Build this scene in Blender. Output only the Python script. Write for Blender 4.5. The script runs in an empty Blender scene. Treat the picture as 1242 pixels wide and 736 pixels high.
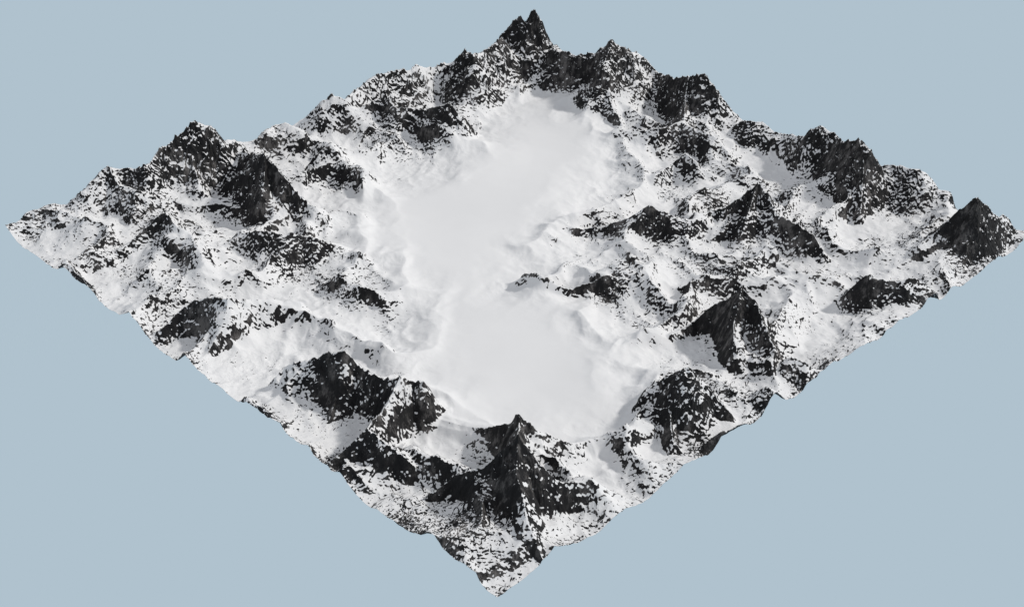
import bpy, math, time
import numpy as np

T0 = time.time()
N = 1600                      # terrain grid cells per side
COVER = 35                    # per cent of the mountain ground that shows rock
SCALE = 10.0                  # metres per design unit
W, H = 1242.0, 736.0
FOC = 50.0 / 36.0
YAW, PITCH, CX, CY, CZ = -0.025, 0.558, 0.056, -2.425, 1.362

# ---------------------------------------------------------------- helpers
Fv = np.array([math.sin(YAW)*math.cos(PITCH), math.cos(YAW)*math.cos(PITCH), -math.sin(PITCH)])
Rv = np.array([math.cos(YAW), -math.sin(YAW), 0.0])
Uv = np.cross(Rv, Fv)

def ground(px, py, h):
    """where a crest seen at that pixel with that height stands on the plan"""
    f = FOC * W
    d = Fv + Rv*((px - W/2)/f) + Uv*((H/2 - py)/f)
    t = (h - CZ)/d[2]
    return CX + d[0]*t, CY + d[1]*t

def smooth(a, b, x):
    t = np.clip((x-a)/(b-a), 0, 1)
    return t*t*(3-2*t)

rng = np.random.RandomState(11)
PERM = rng.permutation(512).astype(np.int32)
GA = rng.rand(512).astype(np.float32)*2*np.pi
GX, GY = np.cos(GA), np.sin(GA)

def perlin(x, y, seed=0):
    xi = np.floor(x); yi = np.floor(y)
    fx = (x-xi).astype(np.float32); fy = (y-yi).astype(np.float32)
    xi = xi.astype(np.int32); yi = yi.astype(np.int32)
    def g(ix, iy, dx, dy):
        k = PERM[(PERM[(ix+seed*37) & 511] + iy + seed*101) & 511]
        return GX[k]*dx + GY[k]*dy
    u = fx*fx*fx*(fx*(fx*6-15)+10); v = fy*fy*fy*(fy*(fy*6-15)+10)
    a = g(xi, yi, fx, fy); b = g(xi+1, yi, fx-1, fy)
    c = g(xi, yi+1, fx, fy-1); d = g(xi+1, yi+1, fx-1, fy-1)
    return ((a + u*(b-a)) + v*((c + u*(d-c)) - (a + u*(b-a))))*1.5

def fbm(x, y, f, n, seed=0, gain=.5):
    o = 0; a = 1
    for i in range(n):
        o = o + a*perlin(x*f + 13.7*i, y*f - 7.3*i, seed+i)
        f *= 2.03; a *= gain
    return o

def ridged(x, y, f, n, seed=0, gain=.5, lac=2.07):
    o = 0; a = 1; w = 1
    for i in range(n):
        r = 1 - np.abs(perlin(x*f + 5.1*i, y*f + 9.2*i, seed+i))*1.6
        r = np.clip(r, 0, 1)**2
        o = o + a*r*w
        w = np.clip(r*1.6, 0, 1)
        f *= lac; a *= gain
    return o

# ---------------------------------------------------------------- plan grid (a square standing on its corner)
lin = np.linspace(0, 1, N+1, dtype=np.float32)
Uu, Vv = np.meshgrid(lin, lin, indexing='ij')
L_ = np.array([-1.0, 0.0]); B_ = np.array([0.0, -1.0]); R_ = np.array([1.0, 0.0]); T_ = np.array([0.0, 1.0])
X = (L_[0] + Uu*(B_[0]-L_[0]) + Vv*(T_[0]-L_[0])).astype(np.float32)
Y = (L_[1] + Uu*(B_[1]-L_[1]) + Vv*(T_[1]-L_[1])).astype(np.float32)

# ---------------------------------------------------------------- crests: (name, steepness, polyline of (px, py, height))
PEAKS = [
 ('corner', 1.0, [[(8,275,.0),(35,262,.018),(58,250,.03),(85,245,.035),(100,233,.05)]]),
 ('west_shoulder', 1.1, [[(100,228,.065),(128,198,.095),(150,203,.085),(175,205,.09)], [(128,198,.095),(140,222,.07),(165,232,.065),(195,240,.05)]]),
 ('west_peak', 1.6, [[(175,205,.09),(198,178,.115),(215,165,.13),(238,148,.15),(255,155,.135),(270,172,.11),(290,175,.09)],[(238,148,.15),(232,190,.09),(240,220,.06)]]),
 ('west_mid', 1.4, [[(148,300,.025),(175,278,.05),(200,257,.085),(213,275,.07),(230,282,.06),(240,305,.05),(254,326,.03)]]),
 ('tower', 1.85, [[(290,175,.09),(300,185,.11),(318,188,.15),(340,210,.12),(365,235,.08),(388,256,.05)],[(318,188,.15),(318,225,.1),(320,262,.04)],[(318,188,.15),(290,208,.09),(270,225,.05)]]),
 ('west_bluff', 1.3, [[(275,300,.02),(293,283,.05),(312,277,.07),(345,285,.06),(385,290,.05),(412,294,.03)]]),
 ('notch', 1.2, [[(322,158,.05),(332,150,.055),(344,148,.06),(356,158,.05)]]),
 ('snow_shoulder', 1.4, [[(382,133,.06),(390,122,.08),(402,115,.09),(420,120,.08),(440,104,.09),(455,93,.1),(470,86,.105),(498,84,.1),(503,79,.105),(520,82,.09),(545,76,.09),(562,66,.12)]]),
 ('inner_tooth', 1.8, [[(425,137,.06),(450,125,.08),(470,115,.1),(482,132,.08),(510,135,.075),(530,130,.1),(545,123,.12),(556,138,.09),(578,157,.03)],[(545,123,.12),(540,150,.06)]]),
 ('north_shoulder', 1.6, [[(545,78,.09),(562,66,.12),(572,66,.13),(590,60,.12),(610,47,.13)],[(572,66,.13),(575,98,.07),(590,128,.03)]]),
 ('small_knoll', 1.1, [[(378,195,.05),(390,183,.07),(403,172,.09),(420,195,.055),(440,210,.04),(443,238,.02)]]),
 ('summit', 1.8, [[(608,50,.10),(614,38,.13),(622,28,.15),(630,20,.165),(635,27,.155),(641,28,.155),(648,13,.18),(656,26,.155),(664,44,.12),(672,58,.10)],[(648,13,.18),(643,50,.11),(636,85,.05)],[(630,20,.165),(615,55,.09),(600,85,.05)]]),
 ('north_wall', 1.5, [[(672,58,.11),(700,67,.11),(722,64,.12),(742,50,.15),(758,60,.13),(776,70,.1),(785,80,.08),(800,95,.06)],[(742,50,.15),(733,76,.12),(738,100,.08),(745,125,.05),(755,152,.02)]]),
 ('north_east_peak', 1.5, [[(800,95,.06),(818,97,.08),(835,96,.1),(854,92,.125),(866,108,.1),(880,132,.06),(890,145,.04)],[(835,96,.1),(830,122,.075),(828,148,.05)]]),
 ('snow_rib', 1.1, [[(755,158,.03),(800,155,.05),(825,147,.055),(850,157,.05),(885,182,.03)]]),
 ('low_crag', 1.1, [[(795,212,.02),(815,195,.035),(830,185,.05),(845,195,.045),(865,210,.02)]]),
 ('small_tooth', 1.3, [[(900,150,.045),(912,150,.055),(925,147,.06),(940,158,.05)]]),
 ('east_twin', 1.4, [[(940,158,.05),(960,160,.06),(980,163,.075),(990,155,.1),(997,152,.11),(1010,165,.095)]]),
 ('east_tower', 1.6, [[(1010,165,.095),(1025,172,.11),(1042,168,.13),(1052,180,.12),(1067,195,.08)],[(1042,168,.13),(1047,195,.1),(1049,228,.06),(1048,255,.03)]]),
 ('east_rim', 1.0, [[(1067,195,.07),(1085,194,.08),(1111,198,.09),(1120,214,.07),(1140,230,.045),(1160,247,.02)]]),
 ('corner_wedge', 1.75, [[(1112,300,.04),(1130,284,.055),(1150,266,.08),(1182,240,.125),(1195,251,.095),(1210,263,.065),(1222,264,.045),(1228,290,.005)],[(1182,240,.125),(1180,280,.07)]]),
 ('east_bluff', 1.5, [[(1018,358,.02),(1035,345,.05),(1053,335,.07),(1075,342,.06),(1098,343,.06),(1112,340,.06),(1125,352,.04)]]),
 ('east_mid', 1.6, [[(862,255,.05),(880,247,.07),(898,235,.09),(917,222,.115),(930,235,.1),(942,258,.08),(965,270,.07),(985,280,.06),(1000,300,.03)],[(917,222,.115),(912,250,.08),(900,285,.04)]]),
 ('saddle_rock', 1.2, [[(872,322,.03),(895,322,.045),(915,312,.05),(930,300,.05)]]),
 ('dark_horn', 1.8, [[(815,405,.02),(845,380,.04),(870,366,.07),(887,358,.09),(900,346,.12),(912,362,.1),(922,380,.09),(932,400,.075),(938,422,.05),(935,445,.03)],[(900,346,.12),(892,385,.08),(890,430,.04)]]),
 ('black_pyramid', 1.75, [[(775,488,.035),(790,475,.05),(812,458,.085),(834,443,.13),(850,459,.095),(865,482,.06),(882,503,.03)],[(834,443,.13),(828,472,.09),(812,492,.06),(818,530,.035),(838,554,.005)],[(812,492,.06),(785,499,.035),(760,520,.02)]]),
 ('middle_knob', 1.2, [[(728,338,.03),(748,320,.055),(763,306,.075),(778,322,.055),(800,345,.05),(820,372,.02)]]),
 ('middle_ridge', 1.6, [[(695,276,.012),(730,268,.03),(760,265,.05),(787,250,.08),(810,262,.06),(840,272,.045),(862,255,.05)]]),
 ('basin_step', 2.2, [[(618,343,.006),(628,338,.022),(638,333,.032),(655,344,.028),(690,348,.024),(740,340,.026),(765,346,.02)]]),
 ('edge_knob', 1.2, [[(942,444,.02),(960,430,.045),(975,438,.04),(992,452,.02)]]),
 ('edge_tooth', 1.2, [[(918,492,.02),(935,470,.05),(955,488,.02)]]),
 ('front_pyramid', 1.9, [[(600,517,.035),(620,512,.06),(632,503,.085),(632,513,.07),(628,523,.085),(624,533,.12),(628,575,.085),(638,607,.06),(642,640,.04),(660,695,.002)],[(624,533,.12),(648,560,.085),(672,581,.055),(700,588,.04),(740,592,.025),(775,602,.01)],[(624,533,.12),(603,551,.09),(582,571,.06),(548,578,.035),(520,592,.02)],[(632,503,.085),(652,523,.06),(690,533,.035)]]),
 ('rim_east', 1.5, [[(838,553,.003),(856,536,.022),(874,525,.03),(897,517,.022),(912,514,.005)]]),
 ('rim_west', 1.6, [[(80,322,.01),(91,325,.026),(104,338,.02),(118,355,.01)]]),
 ('rim_south', 1.5, [[(296,484,.012),(306,491,.02),(322,502,.018),(334,513,.006)]]),
 ('basin_rim', .9, [[(690,533,.035),(720,525,.03),(760,522,.03)],[(540,500,.03),(570,512,.025),(600,517,.035)]]),
 ('south_west_peak', 1.65, [[(335,458,.035),(345,441,.055),(380,437,.08),(405,431,.1),(419,427,.115),(433,440,.095),(455,456,.085)],[(419,427,.115),(410,465,.06),(400,500,.02)]]),
 ('fluted_peak', 1.75, [[(455,456,.085),(475,458,.095),(487,456,.105),(505,463,.085),(514,461,.095),(528,480,.06),(546,494,.025)],[(487,456,.105),(470,485,.08),(446,515,.075),(470,540,.055),(500,565,.03)],[(446,515,.075),(420,542,.04),(400,560,.02)]]),
 ('west_slab', 1.5, [[(195,392,.03),(215,372,.05),(238,360,.07),(262,358,.08),(276,360,.085),(310,362,.065),(340,363,.05),(364,364,.045)],[(276,360,.085),(270,400,.04),(250,434,.01)]]),
]

INNER = 'west_mid tower west_bluff inner_tooth small_knoll east_mid saddle_rock dark_horn black_pyramid middle_knob middle_ridge south_west_peak fluted_peak west_slab east_bluff'.split()
wx = fbm(X, Y, 7.0, 4, 3); wy = fbm(X, Y, 7.0, 4, 9)
WX = X + wx*.007; WY = Y + wy*.007
acc = np.zeros_like(X); best = np.full_like(X, -1); bs = np.zeros_like(X); bd = np.full_like(X, .2)
pid = np.full(X.shape, -1, np.int16)
for k, (nm, steep, lines) in enumerate(PEAKS):
    s0 = k*3.17; own = np.zeros_like(X)
    for line in lines:
        pts = []
        for (px, py, h) in line:
            if nm in INNER: h *= .85
            gx, gy = ground(px, py, h); pts.append((gx, gy, h))
        for (ax, ay, ah), (bx, by, bh) in zip(pts[:-1], pts[1:]):
            hm = max(ah, bh); rad = 4.5*hm/steep + .03
            # bounding window in grid coordinates
            cs = []
            for qx in (min(ax, bx)-rad, max(ax, bx)+rad):
                for qy in (min(ay, by)-rad, max(ay, by)+rad):
                    cs.append(((qx+1-qy)/2, (qx+1+qy)/2))
            i0 = max(0, int(min(c[0] for c in cs)*N)); i1 = min(N+1, int(max(c[0] for c in cs)*N)+2)
            j0 = max(0, int(min(c[1] for c in cs)*N)); j1 = min(N+1, int(max(c[1] for c in cs)*N)+2)
            if i1 <= i0 or j1 <= j0: continue
            sl = (slice(i0, i1), slice(j0, j1))
            x = WX[sl]-ax; y = WY[sl]-ay
            vx, vy = bx-ax, by-ay; ln = math.hypot(vx, vy)+1e-6
            t = np.clip((x*vx + y*vy)/(ln*ln), 0, 1)
            d = np.hypot(x-t*vx, y-t*vy)
            h = ah + (bh-ah)*t
            wd = (.2*hm + .8*h)/(steep*1.3) + .003
            q = 1 - d/wd
            v = h*(.74*(.5*(q + np.sqrt(q*q+.02))) + .26*np.exp(-d/wd*.55)) * smooth(rad, rad*.55, d)
            own[sl] = np.maximum(own[sl], v)
            m = v > best[sl]
            best[sl][m] = v[m]
            bs[sl] = np.where(m, s0+t*ln, bs[sl]); bd[sl] = np.where(m, d, bd[sl]); pid[sl] = np.where(m, k, pid[sl])
            s0 += ln
    acc += own**8
macro = acc**(1/8)

TONE = [(30,285,35,-.1),(70,315,18,-.6),(110,215,20,-.2),(150,350,24,-.3),(300,345,40,-1.1),(385,262,25,-.8),(370,150,35,-1.5),(435,125,25,-1.2),(440,190,30,-.7),
 (510,108,25,-1.3),(545,78,20,-1),(560,180,25,-1.2),(680,320,40,-1.5),(770,180,35,-1.2),(755,210,40,-.5),(690,215,40,-.8),(760,240,30,-.7),(935,190,30,-1.1),(1065,312,30,-1.6),(1105,218,25,-.9),(960,345,30,-1.0),
 (1010,395,25,-.9),(700,545,30,-.6),(650,665,35,-.1),(560,665,40,.7),(740,625,30,.7),(610,690,30,.6),(500,600,30,.6),(500,540,28,-.9),(330,400,40,-1.2),(450,412,32,-1.3),(400,400,35,-1.0),(515,385,25,-1.3),(440,392,30,-.7),(560,470,20,-.8),(755,450,25,-.8),(290,440,30,-.8),(745,575,30,-.9),(850,410,25,-.6),(785,350,30,-.4),(760,400,40,-.6),(350,490,30,-.8),(875,190,25,-.5),
 (600,110,26,-.5),(500,100,40,-.5),(240,200,30,-.4),(215,290,40,-.3),(990,240,25,-.8),(800,300,25,-.4),(420,160,20,-.6),(475,215,20,-.8),
 (165,238,22,.8),(205,268,20,.6),(330,235,26,.5),(350,300,30,.8),(700,105,22,1.2),(695,150,20,-.8),(740,110,15,.4),(1035,215,22,1.0),(915,265,26,.7),(1175,300,30,.9),(1195,285,20,.2),(1150,300,16,.5),(905,405,28,.7),(835,485,22,.8),(600,590,34,.8),(650,600,24,.6),(400,465,30,.4),
 (445,555,28,.5),(545,155,18,.7),(1090,358,30,.9),(890,325,20,.6),(250,385,34,.5),(790,275,24,.6),(235,190,24,.5),(860,120,20,.8),(640,60,26,-.9),(635,342,8,1.0),(655,349,8,1.0),(675,352,8,.9),(700,351,9,1.4),(728,346,10,1.4),(745,345,10,1.0),(700,272,16,.8),(100,332,12,1.8),(318,500,13,1.8),(868,538,18,2.0),(210,432,14,.8),(1130,360,14,1.0),(400,552,14,.8),(625,560,14,.6),(840,462,14,.7),(340,225,14,.4),(480,350,22,.5),(455,322,10,.8),(190,415,24,.6),(290,470,24,.3),(360,515,24,.6),(430,590,24,.5),(500,640,24,.5),(700,650,24,.6),(950,500,24,.5),(1000,470,24,.5),(1080,390,24,.4),(120,290,30,.4),(480,90,40,.2)]
# ---------------------------------------------------------------- the snow basin in plan
BASIN = [(628,122),(688,130),(735,158),(730,200),(702,240),(645,290),(618,352),(665,372),(705,388),(750,430),(758,480),(745,508),(690,525),(640,525),(590,515),(560,505),(535,470),(505,445),(515,400),(510,345),(455,300),(448,240),(535,208),(585,178),(608,145)]
bp = np.array([ground(a, b, .01) for a, b in BASIN])
def sdf(px, py, poly):
    d = np.full(px.shape, 9., np.float32); inside = np.zeros(px.shape, bool)
    for (ax, ay), (bx, by) in zip(poly, np.roll(poly, -1, 0)):
        vx, vy = bx-ax, by-ay
        t = np.clip(((px-ax)*vx+(py-ay)*vy)/(vx*vx+vy*vy), 0, 1)
        d = np.minimum(d, np.hypot(px-ax-t*vx, py-ay-t*vy))
        c = ((ay > py) != (by > py)) & (px < (bx-ax)*(py-ay)/(by-ay+1e-12)+ax)
        inside ^= c
    return np.where(inside, -d, d)
q = slice(None, None, 4)
sd = sdf((X+wx*.03)[q, q], (Y+wy*.03)[q, q], bp)
def upsample(a, n):
    idx = np.linspace(0, a.shape[0]-1, n); i = np.minimum(idx.astype(int), a.shape[0]-2); f = (idx-i).astype(np.float32)
    a = a[i]*(1-f[:, None]) + a[i+1]*f[:, None]
    return a[:, i]*(1-f) + a[:, i+1]*f
if sd.shape[0]*4-3 != N+1:
    pass
sd = upsample(sd.astype(np.float32), N+1)
rough = smooth(-.085, .09, sd)          # 0 on the open snow, 1 in the mountains
rough = np.maximum(rough, smooth(.006, .028, macro))

cell = math.sqrt(2)/N
_k = np.fft.fftfreq(2*(N+1)); _k2 = _k[:, None]**2 + np.fft.rfftfreq(2*(N+1))[None, :]**2
def gauss(a, r):                       # blur with a radius in design units, mirrored at the rim
    b = np.concatenate([a, a[::-1]], 0); b = np.concatenate([b, b[:, ::-1]], 1)
    f = np.fft.rfft2(b)*np.exp(-2*np.pi**2*(r/cell)**2*_k2)
    return np.fft.irfft2(f, s=b.shape)[:N+1, :N+1].astype(np.float32)
def grad(z):
    gx, gy = np.gradient(z, cell)
    return np.hypot(gx, gy)

# ---------------------------------------------------------------- relief
high = smooth(.02, .08, macro)
hilly = ridged(X+.3+wx*.02, Y+wy*.02, 5.5, 3, 20, .36)          # secondary mountains
rim = np.minimum(np.minimum(Uu, 1-Uu), np.minimum(Vv, 1-Vv))
base = macro + .016*perlin(X*5.3+.4, Y*5.3, 210)*smooth(.09, 0, rim) + rough*(1-.9*smooth(.01, .06, macro))*.030*(hilly-.45)*(.7+.3*smooth(0, .07, rim))
base += (1-rough)*(.008 + .007*fbm(X, Y, 3.0, 2, 41))
fl = ridged(bs*1.0, bd*.22+.2*fbm(X, Y, 20, 2, 60), 26, 4, 50, .55)    # fluting that runs down the faces
mid = ridged(X+wx*.012, Y+wy*.012, 17, 3, 30, .5)
crest = smooth(.0, .012, bd)
ribs = 0                                # angular side ribs: sharp edges, flat facets
for i, (f_, a_) in enumerate(((11, 1), (24, .5), (50, .24))):
    ribs = ribs + a_*(.5-1.6*np.abs(perlin(X*f_+wx*.25, Y*f_+wy*.25, 180+i)))
relief = .85 + .15*smooth(.0, .06, macro)
body = base + rough*(.045*macro*(fl-.75)*(.25+.75*crest) + .0014*relief*(mid-.6) + ribs*(.0040+.075*macro*crest))
fx = X + .007*fbm(X, Y, 25, 3, 130); fy = Y + .007*fbm(X, Y, 25, 3, 140)
det = fbm(fx, fy, 75, 5, 70, .72)
rid = ridged(fx, fy, 100, 4, 75, .7) - .65
clump = .7 + .6*smooth(-.5, .6, fbm(X, Y, 12, 2, 77))
Z = body + rough*relief*clump*(.3+.7*crest)*(.0012*det + .0010*rid)
Z += macro*.042*(ridged(fx, fy, 38, 3, 66, .5)-.7)*(1-crest)
Z += .0007*(1-rough)*fbm(X, Y, 22, 4, 85)*smooth(-.12, -.01, sd)
# bare rock where it is too steep for snow, plus more on shaded faces
steep = grad(gauss(body, .006))
loc = grad(gauss(Z + rough*clump*((.0022-.0005*high)*fbm(fx+.5, fy, 125, 4, 160, .78) + .0016*high*fbm(bs+.3*(fx-X), bd*.3+.3*(fy-Y), 120, 3, 190, .7)), .0006))
patch = fbm(X+wx*.02, Y+wy*.02, 9, 3, 90)
gX, gY = np.gradient(gauss(body, .006), cell)   # along the two sides of the square
west = (gX*(L_-B_)[0] + gY*(L_-T_)[0])/-2**.5     # >0 where the ground faces left, away from sun: shade painted as extra rock
for px, py, r, amt in TONE:            # ground that the photograph shows barer (+) or snowier (-)
    gx, gy = ground(px, py, .03)
    patch = patch + amt*np.exp(-((X-gx)**2+(Y-gy)**2)/(2*(r/620)**2))/.75
bare = 1.0*loc - .07*steep + .34*patch + .20*west + .17*(1-high) - 1.5*smooth(.95, .25, rough)
bare = bare - np.percentile(bare[rough > .95], 100-COVER)
rock = bare*.5
open_rock = smooth(-.35, .05, gauss(bare, .001))
Zs = gauss(Z, .0030)
Z = Zs + (Z-Zs)*(.28 + .72*open_rock)
print('slopes', np.percentile(steep[rough>.9],[20,50,80,95]), 'bare std', bare.std(), 'z', Z.min(), Z.max())

# ---------------------------------------------------------------- materials
def nodes(m):
    m.use_nodes = True; nt = m.node_tree; nt.nodes.clear()
    return nt, nt.nodes.new, nt.links.new
def terrain_material(name):
    m = bpy.data.materials.new(name); nt, new, link = nodes(m)
    out = new('ShaderNodeOutputMaterial'); mix = new('ShaderNodeMixShader')
    snow = new('ShaderNodeBsdfPrincipled'); rk = new('ShaderNodeBsdfPrincipled')
    tc = new('ShaderNodeTexCoord')
    at = new('ShaderNodeAttribute'); at.attribute_name = 'rock'
    n1 = new('ShaderNodeTexNoise'); n1.inputs['Scale'].default_value = 14; n1.inputs['Detail'].default_value = 6; n1.inputs['Roughness'].default_value = .65
    link(tc.outputs['Object'], n1.inputs['Vector'])
    ma = new('ShaderNodeMath'); ma.operation = 'MULTIPLY_ADD'; ma.inputs[1].default_value = .35; 
    link(n1.outputs['Fac'], ma.inputs[0]); link(at.outputs['Fac'], ma.inputs[2])
    mr = new('ShaderNodeMapRange'); mr.inputs['From Min'].default_value = .165; mr.inputs['From Max'].default_value = .195
    link(ma.outputs[0], mr.inputs['Value']); link(mr.outputs['Result'], mix.inputs['Fac'])
    # snow
    ns = new('ShaderNodeTexNoise'); ns.inputs['Scale'].default_value = 2.5; ns.inputs['Detail'].default_value = 5
    link(tc.outputs['Object'], ns.inputs['Vector'])
    cr = new('ShaderNodeMix'); cr.data_type = 'RGBA'
    cr.inputs[6].default_value = (.735, .735, .74, 1); cr.inputs[7].default_value = (.765, .765, .77, 1)
    link(ns.outputs['Fac'], cr.inputs[0]); link(cr.outputs[2], snow.inputs['Base Color'])
    snow.inputs['Roughness'].default_value = .75; snow.inputs['Specular IOR Level'].default_value = .2
    # rock: streaked down the faces
    mp = new('ShaderNodeMapping'); mp.inputs['Scale'].default_value = (1, 1, .3)
    link(tc.outputs['Object'], mp.inputs['Vector'])
    n2 = new('ShaderNodeTexNoise'); n2.inputs['Scale'].default_value = 9; n2.inputs['Detail'].default_value = 8; n2.inputs['Roughness'].default_value = .7
    link(mp.outputs['Vector'], n2.inputs['Vector'])
    rp = new('ShaderNodeValToRGB'); e = rp.color_ramp.elements
    e[0].position = .33; e[0].color = (.006, .006, .007, 1); e[1].position = .70; e[1].color = (.125, .118, .115, 1)
    e2 = e.new(.52); e2.color = (.016, .0155, .016, 1)
    n3 = new('ShaderNodeTexNoise'); n3.inputs['Scale'].default_value = 1.6; n3.inputs['Detail'].default_value = 3   # broad tone noise, painted in for contrast of lit and shaded rock
    link(tc.outputs['Object'], n3.inputs['Vector'])
    am = new('ShaderNodeMath'); am.operation = 'MULTIPLY_ADD'; am.inputs[1].default_value = .7; link(n3.outputs['Fac'], am.inputs[0])
    sb = new('ShaderNodeMath'); sb.operation = 'SUBTRACT'; sb.inputs[1].default_value = .35; link(n2.outputs['Fac'], sb.inputs[0]); link(sb.outputs[0], am.inputs[2])
    link(am.outputs[0], rp.inputs['Fac']); link(rp.outputs['Color'], rk.inputs['Base Color'])
    rk.inputs['Roughness'].default_value = .8; rk.inputs['Specular IOR Level'].default_value = .25
    bm = new('ShaderNodeBump'); bm.inputs['Strength'].default_value = .5; bm.inputs['Distance'].default_value = .03
    link(n2.outputs['Fac'], bm.inputs['Height']); link(bm.outputs['Normal'], rk.inputs['Normal'])
    link(snow.outputs[0], mix.inputs[1]); link(rk.outputs[0], mix.inputs[2]); link(mix.outputs[0], out.inputs['Surface'])
    return m
MAT = terrain_material('snow_and_rock')
mu = bpy.data.materials.new('dark_underside'); mu.use_nodes = True
mu.node_tree.nodes['Principled BSDF'].inputs['Base Color'].default_value = (.015, .015, .016, 1)
mu.node_tree.nodes['Principled BSDF'].inputs['Roughness'].default_value = .9

# ---------------------------------------------------------------- meshes
COL = bpy.context.scene.collection
def mesh_object(name, co, quads, mat, parent, rockv=None):
    me = bpy.data.meshes.new(name)
    me.vertices.add(len(co)); me.vertices.foreach_set('co', co.astype(np.float32).ravel())
    nf = len(quads)
    me.loops.add(nf*4); me.loops.foreach_set('vertex_index', quads.astype(np.int32).ravel())
    me.polygons.add(nf); me.polygons.foreach_set('loop_start', np.arange(0, nf*4, 4, dtype=np.int32))
    me.polygons.foreach_set('use_smooth', np.ones(nf, bool))
    if rockv is not None:
        a = me.attributes.new('rock', 'FLOAT', 'POINT'); a.data.foreach_set('value', rockv.astype(np.float32))
    me.update(calc_edges=True); me.materials.append(mat)
    o = bpy.data.objects.new(name, me); COL.objects.link(o); o.parent = parent
    return o

root = bpy.data.objects.new('alpine_relief_model', None); COL.objects.link(root)
root['label'] = 'square floating tile of snowy mountains with black rock peaks around a smooth white snow basin'
root['category'] = 'relief model'

LOOK = {'summit': 'tallest peak of the tile, with two sharp dark spires', 'corner_wedge': 'dark wedge shaped peak at the far right corner',
        'front_pyramid': 'steep black pyramid peak just above the front corner', 'black_pyramid': 'broad black pyramid peak on the near right of the snow basin',
        'inner_tooth': 'fluted grey tooth at the upper left end of the snow basin'}
CO = np.stack([X, Y, Z], -1).reshape(-1, 3)*SCALE
idx = np.arange((N+1)*(N+1)).reshape(N+1, N+1)
Q = np.stack([idx[:-1, :-1], idx[1:, :-1], idx[1:, 1:], idx[:-1, 1:]], -1).reshape(-1, 4)
# region of every cell: each crest with its own slopes, the open basin, the snowy ground between
reg = pid.astype(np.int32).copy()
wob = .006*fbm(X, Y, 14, 3, 120)
reg[(macro + wob) < .020] = len(PEAKS)
reg[(sd + wob < .0) & (macro < .028)] = len(PEAKS)+1
# every region in one piece: stray islands join the neighbour that surrounds them
K = 4; small = reg[:-1:K, :-1:K].copy(); hh, ww = small.shape
for _ in range(4):
    comp = -np.ones((hh, ww), np.int32); comps = []
    sm = small.tolist(); cp = comp.tolist()
    for i in range(hh):
        for j in range(ww):
            if cp[i][j] >= 0: continue
            c = len(comps); lab = sm[i][j]; stack = [(i, j)]; cp[i][j] = c; cells = []; edge = {}
            while stack:
                a, b = stack.pop(); cells.append((a, b))
                for a2, b2 in ((a-1, b), (a+1, b), (a, b-1), (a, b+1)):
                    if 0 <= a2 < hh and 0 <= b2 < ww:
                        l2 = sm[a2][b2]
                        if l2 == lab:
                            if cp[a2][b2] < 0: cp[a2][b2] = c; stack.append((a2, b2))
                        else: edge[l2] = edge.get(l2, 0)+1
            comps.append((lab, len(cells), cells, edge))
    big = {}
    for c, (lab, sz, _c, _e) in enumerate(comps):
        if sz > big.get(lab, (0, 0))[0]: big[lab] = (sz, c)
    stray = [c for c, t in enumerate(comps) if big[t[0]][1] != c]
    if not stray: break
    for c in stray:
        lab, sz, cells, edge = comps[c]; to = max(edge, key=edge.get)
        for a, b in cells: small[a, b] = to
rc = np.repeat(np.repeat(small, K, 0), K, 1)[:N, :N].ravel()
RV = rock.ravel()
for r in range(len(PEAKS)+2):
    sel = Q[rc == r]
    if len(sel) < 30: continue
    u, inv = np.unique(sel, return_inverse=True)
    nm = 'snow_slope' if r == len(PEAKS) else 'snow_basin' if r == len(PEAKS)+1 else 'rim_crag' if PEAKS[r][0].startswith('rim_') else 'peak'
    o = mesh_object(nm, CO[u], inv.reshape(-1, 4), MAT, root, RV[u])
    if r < len(PEAKS) and PEAKS[r][0] in LOOK: o['label'] = LOOK[PEAKS[r][0]]
# solid underside: follows the relief a little below it, closed at the rim
st = 4
ii = np.r_[np.arange(0, N, st), N]
Zu = Z - np.minimum(rim*.02, .002)
xs = X[np.ix_(ii, ii)]; ys = Y[np.ix_(ii, ii)]; zs = Zu[np.ix_(ii, ii)]
n = len(ii); id2 = np.arange(n*n).reshape(n, n)
q2 = np.stack([id2[:-1, :-1], id2[:-1, 1:], id2[1:, 1:], id2[1:, :-1]], -1).reshape(-1, 4)
mesh_object('underside', np.stack([xs, ys, zs-.0002], -1).reshape(-1, 3)*SCALE, q2, mu, root)

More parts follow.
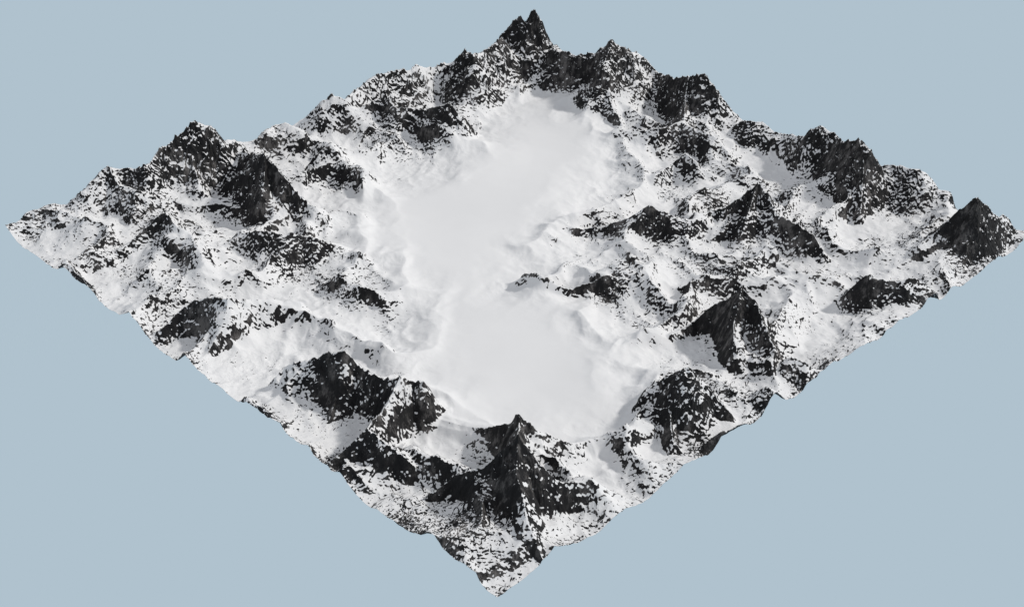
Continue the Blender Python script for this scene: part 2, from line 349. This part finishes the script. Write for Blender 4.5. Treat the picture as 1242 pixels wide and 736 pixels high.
# ---------------------------------------------------------------- backdrop, light, camera
sc = bpy.context.scene
wd = bpy.data.worlds.new('World'); sc.world = wd; wd.use_nodes = True
bg = wd.node_tree.nodes['Background']; bg.inputs['Strength'].default_value = 1
wt = wd.node_tree; tc = wt.nodes.new('ShaderNodeTexCoord'); sp = wt.nodes.new('ShaderNodeSeparateXYZ'); rp = wt.nodes.new('ShaderNodeValToRGB')
ma = wt.nodes.new('ShaderNodeMapRange'); ma.inputs['From Min'].default_value = -1; ma.inputs['From Max'].default_value = 1
wt.links.new(tc.outputs['Generated'], sp.inputs[0]); wt.links.new(sp.outputs['Z'], ma.inputs['Value'])
wt.links.new(ma.outputs[0], rp.inputs['Fac']); wt.links.new(rp.outputs['Color'], bg.inputs['Color'])
rp.color_ramp.elements[0].position = .50; rp.color_ramp.elements[0].color = (.434, .539, .617, 1)   # plain blue-grey all round and below
rp.color_ramp.elements[1].position = .64; rp.color_ramp.elements[1].color = (.485, .505, .54, 1)    # neutral overhead fill, added to take the blue out of the shadows
sun = bpy.data.lights.new('sun', 'SUN'); sun.energy = 2.3; sun.angle = math.radians(4); sun.color = (1, .97, .925)
so = bpy.data.objects.new('sun', sun); COL.objects.link(so)
from mathutils import Vector, Matrix
SAZ, SEL = math.radians(12), math.radians(40)      # from the right, a little behind the tile
sd_ = Vector((math.cos(SAZ)*math.cos(SEL), math.sin(SAZ)*math.cos(SEL), math.sin(SEL)))
so.rotation_euler = sd_.to_track_quat('Z', 'Y').to_euler()

cam = bpy.data.cameras.new('camera'); co = bpy.data.objects.new('camera', cam); COL.objects.link(co)
cam.sensor_width = 36; cam.lens = 50; cam.clip_end = 500; cam.clip_start = .1
M = Matrix((tuple(Rv), tuple(Uv), tuple(-Fv))).transposed().to_4x4()
M.translation = Vector((CX, CY, CZ))*SCALE
co.matrix_world = M
sc.camera = co
sc.view_settings.view_transform = 'Standard'; sc.view_settings.look = 'None'
sc.view_settings.exposure = 0; sc.view_settings.gamma = 1
print('script time', time.time()-T0)
